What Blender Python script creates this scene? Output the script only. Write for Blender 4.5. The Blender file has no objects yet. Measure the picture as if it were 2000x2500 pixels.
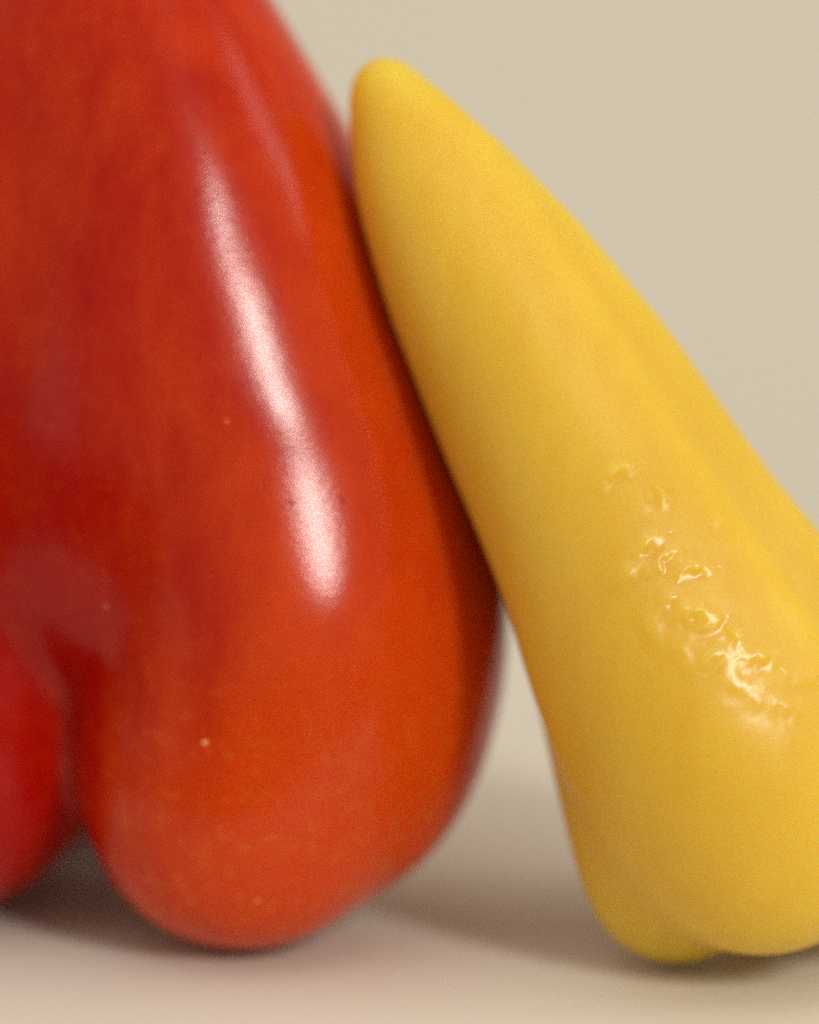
import bpy, math
import numpy as np
from mathutils import Vector, Matrix

# ------------------------------------------------------------------ camera, world, lights, exposure
scene = bpy.context.scene
PITCH = math.radians(10)
cam = bpy.data.cameras.new('camera'); camera = bpy.data.objects.new('camera', cam)
scene.collection.objects.link(camera); scene.camera = camera
camera.location = (0.0, -0.520*math.cos(PITCH), 0.0617 + 0.520*math.sin(PITCH))
camera.rotation_euler = (math.radians(90) - PITCH, 0, 0)
cam.sensor_fit = 'VERTICAL'; cam.sensor_height = 24; cam.sensor_width = 24*0.8; cam.lens = 100
cam.clip_start = 0.02; cam.clip_end = 60
cam.dof.use_dof = True; cam.dof.focus_distance = 0.517; cam.dof.aperture_fstop = 3.6
cam.dof.aperture_blades = 0

world = bpy.data.worlds.new('World'); scene.world = world; world.use_nodes = True
bg = world.node_tree.nodes['Background']
bg.inputs['Color'].default_value = (1.0, 0.86, 0.67, 1); bg.inputs['Strength'].default_value = 0.46

def area(name, az, el, dist, sx, sy, watts, col, target=(0.01, 0.02, 0.055)):
    l = bpy.data.lights.new(name, 'AREA'); l.shape = 'RECTANGLE'; l.size = sx; l.size_y = sy
    l.energy = watts; l.color = col
    o = bpy.data.objects.new(name, l); scene.collection.objects.link(o)
    a, e = math.radians(az), math.radians(el)
    d = Vector((math.sin(a)*math.cos(e), -math.cos(a)*math.cos(e), math.sin(e)))
    o.location = Vector(target) + d*dist
    o.rotation_euler = d.to_track_quat('Z', 'Y').to_euler()
    return o
area('key_lamp', 31, 28, 1.0, 0.12, 0.22, 5.4, (1.0, 0.965, 0.90))

area('fill_lamp', 84, 24, 1.3, 0.28, 0.9, 2.2, (1.0, 0.95, 0.86))
area('left_fill_lamp', -78, 22, 1.3, 1.5, 1.3, 2.8, (1.0, 0.93, 0.80))  # added soft fill, lifts the left-facing side of the yellow pepper
area('overhead_fill', 0, 84, 1.3, 1.4, 1.2, 6, (1.0, 0.95, 0.86))  # added overhead fill standing in for ceiling bounce, lightens floor and shadows

scene.view_settings.view_transform = 'Standard'; scene.view_settings.look = 'None'
scene.view_settings.exposure = 0.0; scene.view_settings.gamma = 1.0
scene.cycles.max_bounces = 10; scene.cycles.use_denoising = False

# ------------------------------------------------------------------ helpers
def mat(name):
    m = bpy.data.materials.new(name); m.use_nodes = True
    nt = m.node_tree
    return m, nt, nt.nodes['Principled BSDF']

class N:
    "tiny node writer"
    def __init__(s, nt): s.nt = nt
    def __call__(s, kind, ins=None, **props):
        n = s.nt.nodes.new(kind)
        for k, v in props.items(): setattr(n, k, v)
        for k, v in (ins or {}).items():
            if isinstance(v, bpy.types.NodeSocket): s.nt.links.new(v, n.inputs[k])
            else: n.inputs[k].default_value = v
        return n
    def math(s, op, a, b=0.0, c=0.0, clamp=False):
        return s('ShaderNodeMath', {0: a, 1: b, 2: c}, operation=op, use_clamp=clamp).outputs[0]
    def ramp(s, v, a, b, lo=0.0, hi=1.0):
        return s('ShaderNodeMapRange', {0: v, 1: a, 2: b, 3: lo, 4: hi}, interpolation_type='SMOOTHSTEP').outputs[0]
    def noise(s, vec, scale, detail=3.0, rough=0.55):
        return s('ShaderNodeTexNoise', {'Vector': vec, 'Scale': scale, 'Detail': detail, 'Roughness': rough}).outputs['Fac']
    def stretch(s, vec, sc, rot=(0, 0, 0)):
        return s('ShaderNodeMapping', {'Vector': vec, 'Scale': sc, 'Rotation': rot}).outputs[0]
    def mix(s, f, a, b):
        n = s('ShaderNodeMix', data_type='RGBA')
        for i, v in ((0, f), (6, a), (7, b)):
            if isinstance(v, bpy.types.NodeSocket): s.nt.links.new(v, n.inputs[i])
            else: n.inputs[i].default_value = v if i == 0 or len(v) == 4 else (*v, 1)
        return n.outputs[2]
    def blob(s, vec, c, r, rot=(0, 0, 0)):
        "1 inside an ellipsoid with soft edge; centre and radii in metres"
        v = s('ShaderNodeVectorMath', {0: vec, 1: c}, operation='SUBTRACT').outputs[0]
        v = s('ShaderNodeVectorRotate', {'Vector': v, 'Rotation': rot}, rotation_type='EULER_XYZ').outputs[0]
        v = s('ShaderNodeVectorMath', {0: v, 1: r}, operation='DIVIDE').outputs[0]
        d = s('ShaderNodeVectorMath', {0: v}, operation='LENGTH').outputs['Value']
        return s.ramp(d, 0.5, 1.1, 1.0, 0.0)

# ------------------------------------------------------------------ smooth organic bodies
# A fruit is a soft union of lobes; a lobe is a string of spheres (x, y, z, radius in mm)
# blended into one skin. The skin is meshed on a grid and pulled exactly onto the surface.
def lobe(ctrl, step=2.5, k=2.2):
    c = np.array(ctrl, float)
    p = np.vstack([2*c[0]-c[1], c, 2*c[-1]-c[-2]])
    pts = []
    for i in range(1, len(p)-2):
        n = max(2, int(np.linalg.norm(p[i+1, :3]-p[i, :3])/step))
        for t in np.arange(n)/n:
            a, b, cc, d = p[i-1], p[i], p[i+1], p[i+2]
            pts.append(0.5*((2*b) + (cc-a)*t + (2*a-5*b+4*cc-d)*t*t + (3*b-a-3*cc+d)*t**3))
    pts.append(p[-2]); pts = np.array(pts)
    wt = 1.0/np.maximum(1.0, np.sqrt(2*math.pi*k*pts[:, 3])/step)
    wt[0] = wt[-1] = 0.5
    return pts.astype(np.float32), np.log(wt).astype(np.float32), k

def field(P, lobes, k2):
    out = np.empty(len(P), np.float32); grad = np.empty((len(P), 3), np.float32)
    for s in range(0, len(P), 20000):
        q = P[s:s+20000]; Fs = []; Gs = []
        for b, lw, k in lobes:
            v = q[:, None, :] - b[None, :, :3]
            r = np.sqrt((v*v).sum(-1)) + 1e-6
            e = -(r - b[:, 3])/k + lw
            m = e.max(1, keepdims=True); w = np.exp(e-m); sw = w.sum(1, keepdims=True)
            Fs.append(-k*(m[:, 0] + np.log(sw[:, 0])))
            Gs.append(((w/sw/r)[:, :, None]*v).sum(1))
        Fs = np.array(Fs); m = Fs.min(0); w = np.exp(-(Fs-m)/k2); sw = w.sum(0)
        out[s:s+20000] = m - k2*np.log(sw)
        grad[s:s+20000] = ((w/sw)[:, :, None]*np.array(Gs)).sum(0)
    return out, grad

def project(P, lobes, k2, it=3):
    for _ in range(it):
        f, g = field(P, lobes, k2)
        P = P - g*(f/np.maximum((g*g).sum(1), 0.05))[:, None]
    return P

def skin(lobes, k2, h=2.0, levels=2):
    allb = np.vstack([l[0] for l in lobes])
    lo = (allb[:, :3]-allb[:, 3:]).min(0) - 3*h; hi = (allb[:, :3]+allb[:, 3:]).max(0) + 3*h
    n = np.ceil((hi-lo)/h).astype(int)
    ax = [lo[i] + h*np.arange(n[i]) for i in range(3)]
    G = np.stack(np.meshgrid(*ax, indexing='ij'), -1).reshape(-1, 3).astype(np.float32)
    F = field(G, lobes, k2)[0].reshape(n); ins = F < 0
    c = [ins[a:n[0]-1+a, b:n[1]-1+b, d:n[2]-1+d] for a in (0, 1) for b in (0, 1) for d in (0, 1)]
    cnt = sum(x.astype(int) for x in c); act = (cnt > 0) & (cnt < 8)
    idx = -np.ones(act.shape, int); idx[act] = np.arange(act.sum())
    V = (np.argwhere(act) + 0.5)*h + lo
    quads = []
    for axis in range(3):
        u, v = [(1, 2), (2, 0), (0, 1)][axis]
        A = np.moveaxis(ins, axis, 0)
        ch = A[:-1] != A[1:]
        ch = np.moveaxis(ch, 0, axis)
        e = np.argwhere(ch)
        e = e[(e[:, u] > 0) & (e[:, v] > 0) & (e[:, u] < n[u]-1) & (e[:, v] < n[v]-1)]
        sgn = ins[tuple(e.T)]
        def cell(du, dv):
            q = e.copy(); q[:, u] += du; q[:, v] += dv
            return idx[tuple(q.T)]
        q = np.stack([cell(-1, -1), cell(0, -1), cell(0, 0), cell(-1, 0)], 1)
        q[~sgn] = q[~sgn][:, ::-1]
        quads.append(q)
    Q = np.vstack(quads)
    V = project(V.astype(np.float32), lobes, k2, 4)
    def relax(V, Q, it):
        for _ in range(it):
            acc = np.zeros_like(V); cn = np.zeros(len(V), np.float32)
            for a, b in ((0, 1), (1, 2), (2, 3), (3, 0)):
                for s, t in ((a, b), (b, a)):
                    for j in range(3): acc[:, j] += np.bincount(Q[:, s], V[Q[:, t], j], len(V))
                    cn += np.bincount(Q[:, s], minlength=len(V))
            V = 0.5*V + 0.5*acc/cn[:, None]
            V = project(V.astype(np.float32), lobes, k2, 1)
        return V
    V = relax(V, Q, 4)
    for _ in range(levels):
        V, Q = subdivide(V, Q)
        V = project(V.astype(np.float32), lobes, k2, 2)
    return V, Q

def subdivide(V, Q):
    E = np.sort(np.stack([Q, np.roll(Q, -1, 1)], -1).reshape(-1, 2), 1)
    U, inv = np.unique(E, axis=0, return_inverse=True)
    inv = inv.reshape(-1, 4); nv = len(V)
    mid = (V[U[:, 0]]+V[U[:, 1]])/2; cen = V[Q].mean(1)
    e = inv + nv; c = np.arange(len(Q)) + nv + len(U)
    q = np.concatenate([np.stack([Q[:, i], e[:, i], c, e[:, i-1]], 1) for i in range(4)])
    return np.vstack([V, mid, cen]), q

def swell(P, seed, amps):
    "slow uneven swelling of a grown surface: sum of random waves, (wavelength mm, amplitude mm)"
    r = np.random.RandomState(seed); o = np.zeros(len(P))
    for wl, am in amps:
        for _ in range(7):
            d = r.normal(size=3); d /= np.linalg.norm(d)
            d[2] *= 0.6
            o += am/2.6*np.sin(P @ d*2*math.pi/wl + r.uniform(0, 6.28))
    return o

def normals(P, lobes, k2):
    g = field(P, lobes, k2)[1]
    return g/np.linalg.norm(g, axis=1)[:, None]

def make(name, V, Q, material, parent=None, origin=(0, 0, 0)):
    me = bpy.data.meshes.new(name)
    V = (V*0.001 - np.array(origin)).astype(np.float32)
    nv, nf = len(V), len(Q)
    me.vertices.add(nv); me.vertices.foreach_set('co', V.ravel())
    me.loops.add(nf*4); me.loops.foreach_set('vertex_index', Q.ravel().astype(np.int32))
    me.polygons.add(nf); me.polygons.foreach_set('loop_start', np.arange(nf, dtype=np.int32)*4)
    me.update(calc_edges=True); me.validate()
    me.polygons.foreach_set('use_smooth', np.ones(nf, bool))
    me.materials.append(material)
    o = bpy.data.objects.new(name, me); scene.collection.objects.link(o)
    o.location = origin
    if parent: o.parent = parent; o.location = (0, 0, 0)
    return o

# ------------------------------------------------------------------ setting: white paper sweep
m_paper, nt, b = mat('warm_white_paper'); n = N(nt)
co = n('ShaderNodeTexCoord').outputs['Object']
g = n.noise(co, 900, 4); g2 = n.noise(co, 14, 3)
b.inputs['Base Color'].default_value = (0.70, 0.66, 0.57, 1)
nt.links.new(n.mix(g, (0.66, 0.63, 0.56), (0.71, 0.685, 0.615)), b.inputs['Base Color'])
b.inputs['Roughness'].default_value = 0.6; b.inputs['Specular IOR Level'].default_value = 0.3
nt.links.new(n('ShaderNodeBump', {'Height': g, 'Strength': 0.12, 'Distance': 0.0002}).outputs[0], b.inputs['Normal'])
prof = [(-0.065, 0.0), (0.36, 0.0)]
prof += [(0.36 + 0.6*math.sin(a), 0.6 - 0.6*math.cos(a)) for a in np.linspace(0.03, math.pi/2, 40)]
prof += [(0.96, 1.6)]
me = bpy.data.meshes.new('paper_surface'); vs = []; fs = []
for y, z in prof: vs += [(-0.2, y, z), (0.5, y, z)]
for i in range(len(prof)-1): fs.append((2*i, 2*i+1, 2*i+3, 2*i+2))
me.from_pydata(vs, [], fs); me.materials.append(m_paper)
for p in me.polygons: p.use_smooth = True
tabletop = bpy.data.objects.new('paper_surface', me); scene.collection.objects.link(tabletop)
tabletop['kind'] = 'structure'
tabletop['label'] = 'warm white paper surface curving up into a plain backdrop'

m_board, nt, b = mat('dark_board'); n = N(nt)
co = n('ShaderNodeTexCoord').outputs['Object']
gr = n.noise(n.stretch(co, (3, 60, 60)), 1.5, 4)
nt.links.new(n.mix(gr, (0.020, 0.014, 0.010), (0.045, 0.030, 0.020)), b.inputs['Base Color'])
b.inputs['Roughness'].default_value = 0.6
me = bpy.data.meshes.new('table'); x, y0, y1, t = 1.4, -0.9, 0.24, 0.03
me.from_pydata([(sx*x, y, z) for z in (-0.001, -0.001-t) for y in (y0, y1) for sx in (-1, 1)], [],
               [(0, 1, 3, 2), (4, 6, 7, 5), (0, 4, 5, 1), (2, 3, 7, 6), (0, 2, 6, 4), (1, 5, 7, 3)])
me.materials.append(m_board)
table = bpy.data.objects.new('table', me); scene.collection.objects.link(table)
table['kind'] = 'structure'; table['label'] = 'dark board under the front edge of the pale paper'

# ------------------------------------------------------------------ red pepper
RED = [[(-22.22, 24.13, 19.85, 19.84), (-19.61, 26.63, 28.49, 22.26), (-17.48, 28.13, 38.99, 23.83), (-18.28, 30.13, 48.32, 23.95), (-20.75, 34.63, 61.0, 23.68), (-22.91, 37.13, 71.38, 23.01), (-23.95, 38.13, 79.3, 22.36), (-26.62, 40.43, 92.41, 20.87), (-30.62, 42.93, 105.5, 18.9), (-41.15, 48.63, 126.38, 17.1), (-43.65, 56.13, 142.09, 13.47)], [(-11.27, 33.13, 23.7, 19.17), (-9.39, 34.13, 31.16, 21.73), (-9.65, 35.13, 40.81, 23.58), (-12.07, 38.13, 54.98, 23.6), (-16.41, 43.13, 73.22, 21.79), (-23.14, 49.13, 91.47, 19.57), (-31.25, 55.13, 108.28, 17.29), (-38.86, 62.13, 125.76, 15.87), (-42.46, 62.13, 143.06, 13.06)], [(-64.21, 41.31, 26.24, 26.23), (-64.51, 46.31, 39.66, 25.69), (-60.59, 43.31, 56.81, 25.15), (-56.9, 42.31, 76.04, 24.16), (-53.57, 45.31, 99.94, 21.43), (-50.65, 53.31, 126.17, 17.78), (-48.68, 58.31, 142.05, 13.52)], [(-37.85, 34.13, 51.89, 18.39), (-31.89, 34.13, 61.62, 22.96), (-32.42, 35.13, 67.38, 23.38), (-34.07, 38.13, 79.3, 23.16), (-36.21, 41.63, 97.62, 21.3), (-41.71, 47.13, 115.83, 19.25), (-45.96, 57.13, 136.73, 15.14)], [(-30.45, 84, 19.92, 19.32), (-32.04, 84, 37.81, 23.3), (-35.69, 82, 67.7, 25.33), (-39.7, 78, 96.89, 22.12), (-44.38, 70, 125.4, 18.31), (-46.44, 64, 141.95, 13.66)], [(-54.72, 67, 17.13, 16.53), (-53.66, 70, 29.07, 19.41), (-53.38, 70, 46.47, 19.31)], [(-72.07, 100, 20.42, 19.82), (-71.36, 97, 39.3, 23.79), (-67.32, 92, 66.28, 25.17), (-60.15, 84, 96.33, 22.34), (-53.44, 72, 125.31, 18.37), (-49.0, 62, 141.98, 13.61)]]
FLECK = [(-25.41, 4.13, 31.67), (-38.17, 9.13, 47.29), (-19.1, 9.13, 10.81), (2.09, 16.13, 14.3)]
NICK = [(-14.7, 8.13, 61.04), (-8.55, 10.13, 61.05)]
m_red, nt, b = mat('red_pepper_skin'); n = N(nt)
co = n('ShaderNodeTexCoord').outputs['Object']
xyz = n('ShaderNodeSeparateXYZ', {0: co}).outputs
big = n.noise(n.stretch(co, (1, 1, 0.45)), 28, 3, 0.5)
mid = n.noise(n.stretch(co, (1, 1, 0.5)), 130, 5, 0.6)
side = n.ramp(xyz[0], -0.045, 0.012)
low = n.math('MULTIPLY', n.ramp(xyz[2], 0.05, 0.015), n.ramp(xyz[0], -0.030, -0.005))
streak = n.noise(n.stretch(co, (1, 1, 0.10), (0, math.radians(12), 0)), 260, 3, 0.6)
f = n.math('ADD', n.math('MULTIPLY', big, 1.4), n.math('ADD', n.math('MULTIPLY', mid, 0.75), n.math('MULTIPLY', streak, 0.35)))
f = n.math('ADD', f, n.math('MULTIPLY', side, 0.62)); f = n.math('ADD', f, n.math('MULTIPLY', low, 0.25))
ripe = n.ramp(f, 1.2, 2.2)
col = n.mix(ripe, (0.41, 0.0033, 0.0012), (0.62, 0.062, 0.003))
fine = n.noise(co, 1500, 4, 0.7)
col = n.mix(n.ramp(fine, 0.52, 0.85, 0, 0.20), col, (0.80, 0.16, 0.03))
mott = n.noise(co, 420, 5, 0.75)
col = n.mix(n.math('MULTIPLY', n.ramp(mott, 0.5, 0.68), n.math('ADD', 0.10, n.math('MULTIPLY', low, 0.55))), col, (0.62, 0.13, 0.008))
# pale pores scattered sparsely, plus the four larger corky flecks
vor = n('ShaderNodeTexVoronoi', {'Vector': co, 'Scale': 380.0}, feature='F1')
rare = n.ramp(n('ShaderNodeSeparateColor', {0: vor.outputs['Color']}).outputs[0], 0.95, 0.97)
pore = n.math('MULTIPLY', n.math('MULTIPLY', rare, n.ramp(vor.outputs['Distance'], 0.05, 0.22, 1, 0)), n.math('MAXIMUM', n.ramp(mid, 0.5, 0.62), low))
col = n.mix(n.math('MULTIPLY', pore, 0.6), col, (0.80, 0.30, 0.10))
for c, r, a in zip(FLECK, (0.00050, 0.00030, 0.00036, 0.0003), (0.75, 0.6, 0.6, 0.3)):
    wob = n('ShaderNodeVectorMath', {0: n('ShaderNodeTexNoise', {'Vector': co, 'Scale': 2500.0}).outputs['Color'], 3: 0.0005}, operation='SCALE').outputs[0]
    cw = n('ShaderNodeVectorMath', {0: co, 1: wob}, operation='ADD').outputs[0]
    s_ = n.blob(cw, tuple((v-o_)*0.001 + 0.00025 for v, o_ in zip(c, (-20, 30, 0))), (r, 0.02, r))
    col = n.mix(n.math('MULTIPLY', s_, a), col, (0.85, 0.42, 0.22))
dark = 0.0
for c, r, ry in ((NICK[0], (0.0008, 0.02, 0.00018), 0.42), (NICK[1], (0.0011, 0.02, 0.00016), 0.85)):
    s_ = n.blob(co, tuple((v-o_)*0.001 for v, o_ in zip(c, (-20, 30, 0))), r, (0, -ry, 0))
    dark = n.math('MAXIMUM', dark, s_)
col = n.mix(n.math('MULTIPLY', dark, 0.7), col, (0.16, 0.01, 0.006))
nt.links.new(col, b.inputs['Base Color'])
nt.links.new(n.math('SUBTRACT', 0.26, n.math('MULTIPLY', dark, 0.25)), b.inputs['Specular IOR Level'])
b.inputs['Roughness'].default_value = 0.175
b.inputs['IOR'].default_value = 1.48
b.inputs['Subsurface Weight'].default_value = 1.05
b.inputs['Subsurface Radius'].default_value = (1.0, 0.16, 0.05)
b.inputs['Subsurface Scale'].default_value = 0.012
micro = n.math('ADD', n.math('MULTIPLY', n.noise(co, 2600, 2, 0.6), 0.5), n.math('MULTIPLY', n.noise(co, 700, 3, 0.6), 0.5))
nt.links.new(n('ShaderNodeBump', {'Height': micro, 'Strength': 0.5, 'Distance': 0.00006}).outputs[0], b.inputs['Normal'])

lobes = [lobe(l, 3.0, 2.5) for l in RED]
V, Q = skin(lobes, 2.5, 2.0, 2)
V = V + normals(V, lobes, 2.5)*swell(V, 5, [(55, 0.35), (24, 0.15)])[:, None]
DENTS = [(-10.89, 58.41, 5.6, 8.0, 0.56), (-19.51, 95.51, 4, 5.0, 0.22), (-13.5, 40.29, 4, 4, 0.12), (-15.62, 73.26, 9, 4.0, -0.3)]   # flatter places on the front lobe: x, z, half-width, half-height, depth in mm
Nr = normals(V, lobes, 2.5)
for x, z, sx, sz, a in DENTS:
    q = np.exp(-0.5*((V[:, 0]-x)/sx)**2 - 0.5*((V[:, 2]-z)/sz)**2)*(V[:, 1] < 30)*np.clip(-Nr[:, 1], 0, 1)
    V = V - Nr*(a*q)[:, None]
print('red min z', V[:, 2].min()); V[:, 2] -= V[:, 2].min()
red_pepper = make('red_pepper', V, Q, m_red, origin=(-0.02, 0.03, 0))
red_pepper['label'] = 'large glossy red pepper with rounded lobes and long white highlight, standing at left'
red_pepper['category'] = 'pepper'

# ------------------------------------------------------------------ yellow pepper
YEL = [[(44.08, 6.99, 21.44, 17.78), (40.14, 6.99, 28.27, 19.43), (35.19, 8.99, 39.34, 19.33), (27.84, 15.99, 54.17, 17.17), (16.06, 21.99, 74.13, 14.24), (7.27, 25.99, 89.8, 11.16), (0.78, 30.99, 101.28, 7.83), (-3.24, 33.99, 110.85, 4.19)], [(56.38, 16.99, 21.07, 17.23), (46.26, 17.99, 40.05, 14.55), (36.33, 19.99, 56.07, 11.68), (24.38, 22.99, 75.55, 9.85), (14.53, 25.99, 91.1, 7.26), (6.24, 28.99, 101.99, 4.94), (0.52, 30.99, 107.54, 3.65)], [(33.91, 14.99, 11.38, 11.37), (33.77, 13.99, 19.14, 13.61), (33.64, 17.99, 29.4, 15.65), (31.54, 23.99, 38.79, 15.77), (28.5, 27.99, 48.73, 15.31), (17.97, 32.99, 71.99, 13.22)], [(54.66, 40.99, 9.51, 13.67), (52.15, 38.99, 18.97, 16.3), (45.77, 36.99, 36.04, 16.15), (29.84, 34.99, 58.24, 13.85)]]
m_yel, nt, b = mat('yellow_pepper_skin'); n = N(nt)
co = n('ShaderNodeTexCoord').outputs['Object']
big = n.noise(n.stretch(co, (1, 1, 0.5)), 45, 4, 0.55)
fine = n.noise(co, 1400, 4, 0.7)
col = n.mix(n.ramp(big, 0.3, 0.7), (0.68, 0.445, 0.038), (0.72, 0.49, 0.052))
rib = n.noise(n.stretch(co, (1, 1, 0.12), (0, math.radians(-24), 0)), 200, 3, 0.6)
col = n.mix(n.ramp(rib, 0.45, 0.75, 0, 0.35), col, (0.66, 0.39, 0.024))
col = n.mix(n.ramp(fine, 0.5, 0.85, 0, 0.25), col, (0.80, 0.55, 0.10))
vor = n('ShaderNodeTexVoronoi', {'Vector': co, 'Scale': 260.0}, feature='F1')
rare = n.ramp(n('ShaderNodeSeparateColor', {0: vor.outputs['Color']}).outputs[0], 0.965, 0.975)
pit = n.math('MULTIPLY', rare, n.ramp(vor.outputs['Distance'], 0.02, 0.07, 1, 0))
col = n.mix(n.math('MULTIPLY', pit, 0.45), col, (0.35, 0.16, 0.02))
nt.links.new(col, b.inputs['Base Color'])
loose = n.blob(co, (0.0020, -0.016, 0.0500), (0.0085, 0.04, 0.0195), (0, math.radians(37), 0))
nt.links.new(n.math('SUBTRACT', 0.41, n.math('MULTIPLY', loose, 0.07)), b.inputs['Roughness'])
nt.links.new(n.math('ADD', 0.28, n.math('MULTIPLY', loose, 0.34)), b.inputs['Specular IOR Level'])
b.inputs['Subsurface Weight'].default_value = 1.0
b.inputs['Subsurface Radius'].default_value = (1.0, 0.65, 0.12)
b.inputs['Subsurface Scale'].default_value = 0.030
micro = n.math('ADD', n.math('MULTIPLY', n.noise(co, 2600, 2, 0.6), 0.5), n.noise(co, 500, 3, 0.6))
nt.links.new(n('ShaderNodeBump', {'Height': micro, 'Strength': 0.5, 'Distance': 0.00006}).outputs[0], b.inputs['Normal'])
lobes = [lobe(l, 2.2, 1.6) for l in YEL]
V, Q = skin(lobes, 1.3, 1.6, 3)
# loose skin: short folds, each a raised line (x, z) in mm with its half-width and height
FOLDS = [([(23.17, 64.46), (24.15, 65.76), (25.33, 66.56), (27.1, 66.86)], 0.349, 0.27), ([(29.98, 64.66), (30.68, 63.66), (31.38, 62.56)], 0.3, 0.18), ([(27.48, 57.04), (29.0, 58.39), (30.43, 58.9)], 0.349, 0.27), ([(25.34, 53.41), (26.71, 54.97), (27.99, 55.98)], 0.399, 0.22), ([(29.19, 54.87), (30.12, 55.43), (30.45, 56.53), (31.58, 57.39), (32.81, 57.69)], 0.25, 0.22), ([(30.96, 55.68), (32.38, 56.33), (34.0, 57.54)], 0.25, 0.13), ([(32.65, 55.02), (34.17, 55.78), (36.35, 55.58)], 0.349, 0.26), ([(31.0, 51.49), (31.88, 52.81)], 0.349, 0.15), ([(29.08, 50.43), (29.25, 48.31), (30.26, 46.64)], 0.449, 0.18), ([(32.3, 50.03), (33.88, 50.89), (35.27, 50.79), (37.16, 49.78)], 0.349, 0.2), ([(34.2, 49.37), (35.69, 48.97), (37.07, 49.47)], 0.3, 0.14), ([(32.68, 52.3), (33.09, 50.38)], 0.3, 0.14), ([(39.06, 48.56), (39.67, 47.25)], 0.349, 0.16), ([(40.99, 45.27), (42.43, 45.53), (43.87, 45.07)], 0.399, 0.17), ([(34.75, 44.21), (36.03, 45.32), (37.6, 46.29)], 0.349, 0.15), ([(37.12, 61.15), (38.03, 59.75)], 0.25, 0.1), ([(31.74, 47.15), (33.15, 45.63), (33.77, 43.6)], 0.399, 0.09), ([(38.24, 43.09), (39.74, 42.07), (42.23, 41.82)], 0.449, 0.09), ([(39.27, 40.04), (41.26, 40.55), (43.75, 39.79)], 0.449, 0.08), ([(26.9, 61.76), (28.12, 62.51), (29.61, 61.76)], 0.449, 0.07), ([(46.19, 43.09), (47.69, 42.33), (49.67, 42.58)], 0.449, 0.12), ([(44.74, 40.04), (47.25, 38.51)], 0.449, 0.1)]
Nn = normals(V, lobes, 1.3)
disp = swell(V, 11, [(40, 0.20), (15, 0.04)])
sel = np.where((V[:, 0] > 20) & (V[:, 0] < 56) & (V[:, 2] > 25) & (V[:, 2] < 76) & (Nn[:, 1] < 0))[0]
P = V[sel]; X = P[:, [0, 2]].astype(float)
X = X + 0.13*np.stack([np.sin(P[:, 2]*2.9 + P[:, 0]*1.1), np.sin(P[:, 0]*3.3 - P[:, 2]*1.7)], 1)
h = np.zeros(len(P))
for pts, sg, amp in FOLDS:
    pts = np.array(pts); L = np.r_[0, np.cumsum(np.linalg.norm(np.diff(pts, axis=0), axis=1))]
    best = np.full(len(P), 1e9); side = np.zeros(len(P)); tt = np.zeros(len(P))
    for i in range(len(pts)-1):
        a, d = pts[i], pts[i+1]-pts[i]; l2 = d @ d
        t = np.clip(((X-a) @ d)/l2, 0, 1); w = X - a - t[:, None]*d
        r = np.hypot(w[:, 0], w[:, 1]); m = r < best
        best[m] = r[m]; side[m] = np.sign(d[0]*w[m, 1]-d[1]*w[m, 0]); tt[m] = (L[i]+t[m]*math.sqrt(l2))/L[-1]
    taper = 0.35 + 0.65*np.sin(np.pi*np.clip(tt, 0, 1))
    sg = sg*1.65; s_ = best*side/sg
    h += 2.4*amp*taper*(np.exp(-0.5*s_**2) - 0.4*np.exp(-0.5*((s_+2.0)/1.2)**2)*np.exp(-0.5*(np.maximum(best-2.5*sg, 0)/sg)**2))
# finer crumple between the folds, fading out round the loose patch
c0 = np.array([38.0, 49.0]); ax_ = np.array([0.60, -0.80]); q = P[:, [0, 2]] - c0
al = q @ ax_; ac = q @ np.array([0.80, 0.60])
mask = np.exp(-0.5*(al/10.5)**2 - 0.5*(ac/3.8)**2)
h += mask*swell(P, 23, [(4.6, 0.075), (2.2, 0.014)])
disp[sel] += h
# the long soft rib and the groove beside it, down the right flank
for pts, sg, amp in [([(5.96, 107.19), (14.44, 96.73), (22.0, 85.69), (29.61, 74.58), (37.27, 63.38), (45.51, 51.58), (53.29, 40.2)], 1.7, 0.55), ([(9.03, 109.27), (17.52, 98.83), (25.08, 87.81), (32.69, 76.7), (40.36, 65.52), (48.61, 53.74), (56.39, 42.38)], 1.7, -0.48)]:
    pts = np.array(pts); X = V[:, [0, 2]]; best = np.full(len(V), 1e9); tt = np.zeros(len(V))
    for i in range(len(pts)-1):
        a, d = pts[i], pts[i+1]-pts[i]
        t = np.clip(((X-a) @ d)/(d @ d), 0, 1); r = np.linalg.norm(X-a-t[:, None]*d, axis=1)
        m = r < best; best[m] = r[m]; tt[m] = (i+t[m])/(len(pts)-1)
    disp += amp*np.exp(-0.5*(best/sg)**2)*np.clip(tt*5, 0, 1)*np.clip(-Nn[:, 1]*2.5, 0, 1)
V = V + Nn*disp[:, None]
print('yellow min z', V[:, 2].min())
yellow_pepper = make('yellow_pepper', V, Q, m_yel, origin=(0.035, 0.01, 0))
yellow_pepper['label'] = 'pointed yellow pepper with a wrinkled patch, tip up, leaning against the red pepper'
yellow_pepper['category'] = 'pepper'
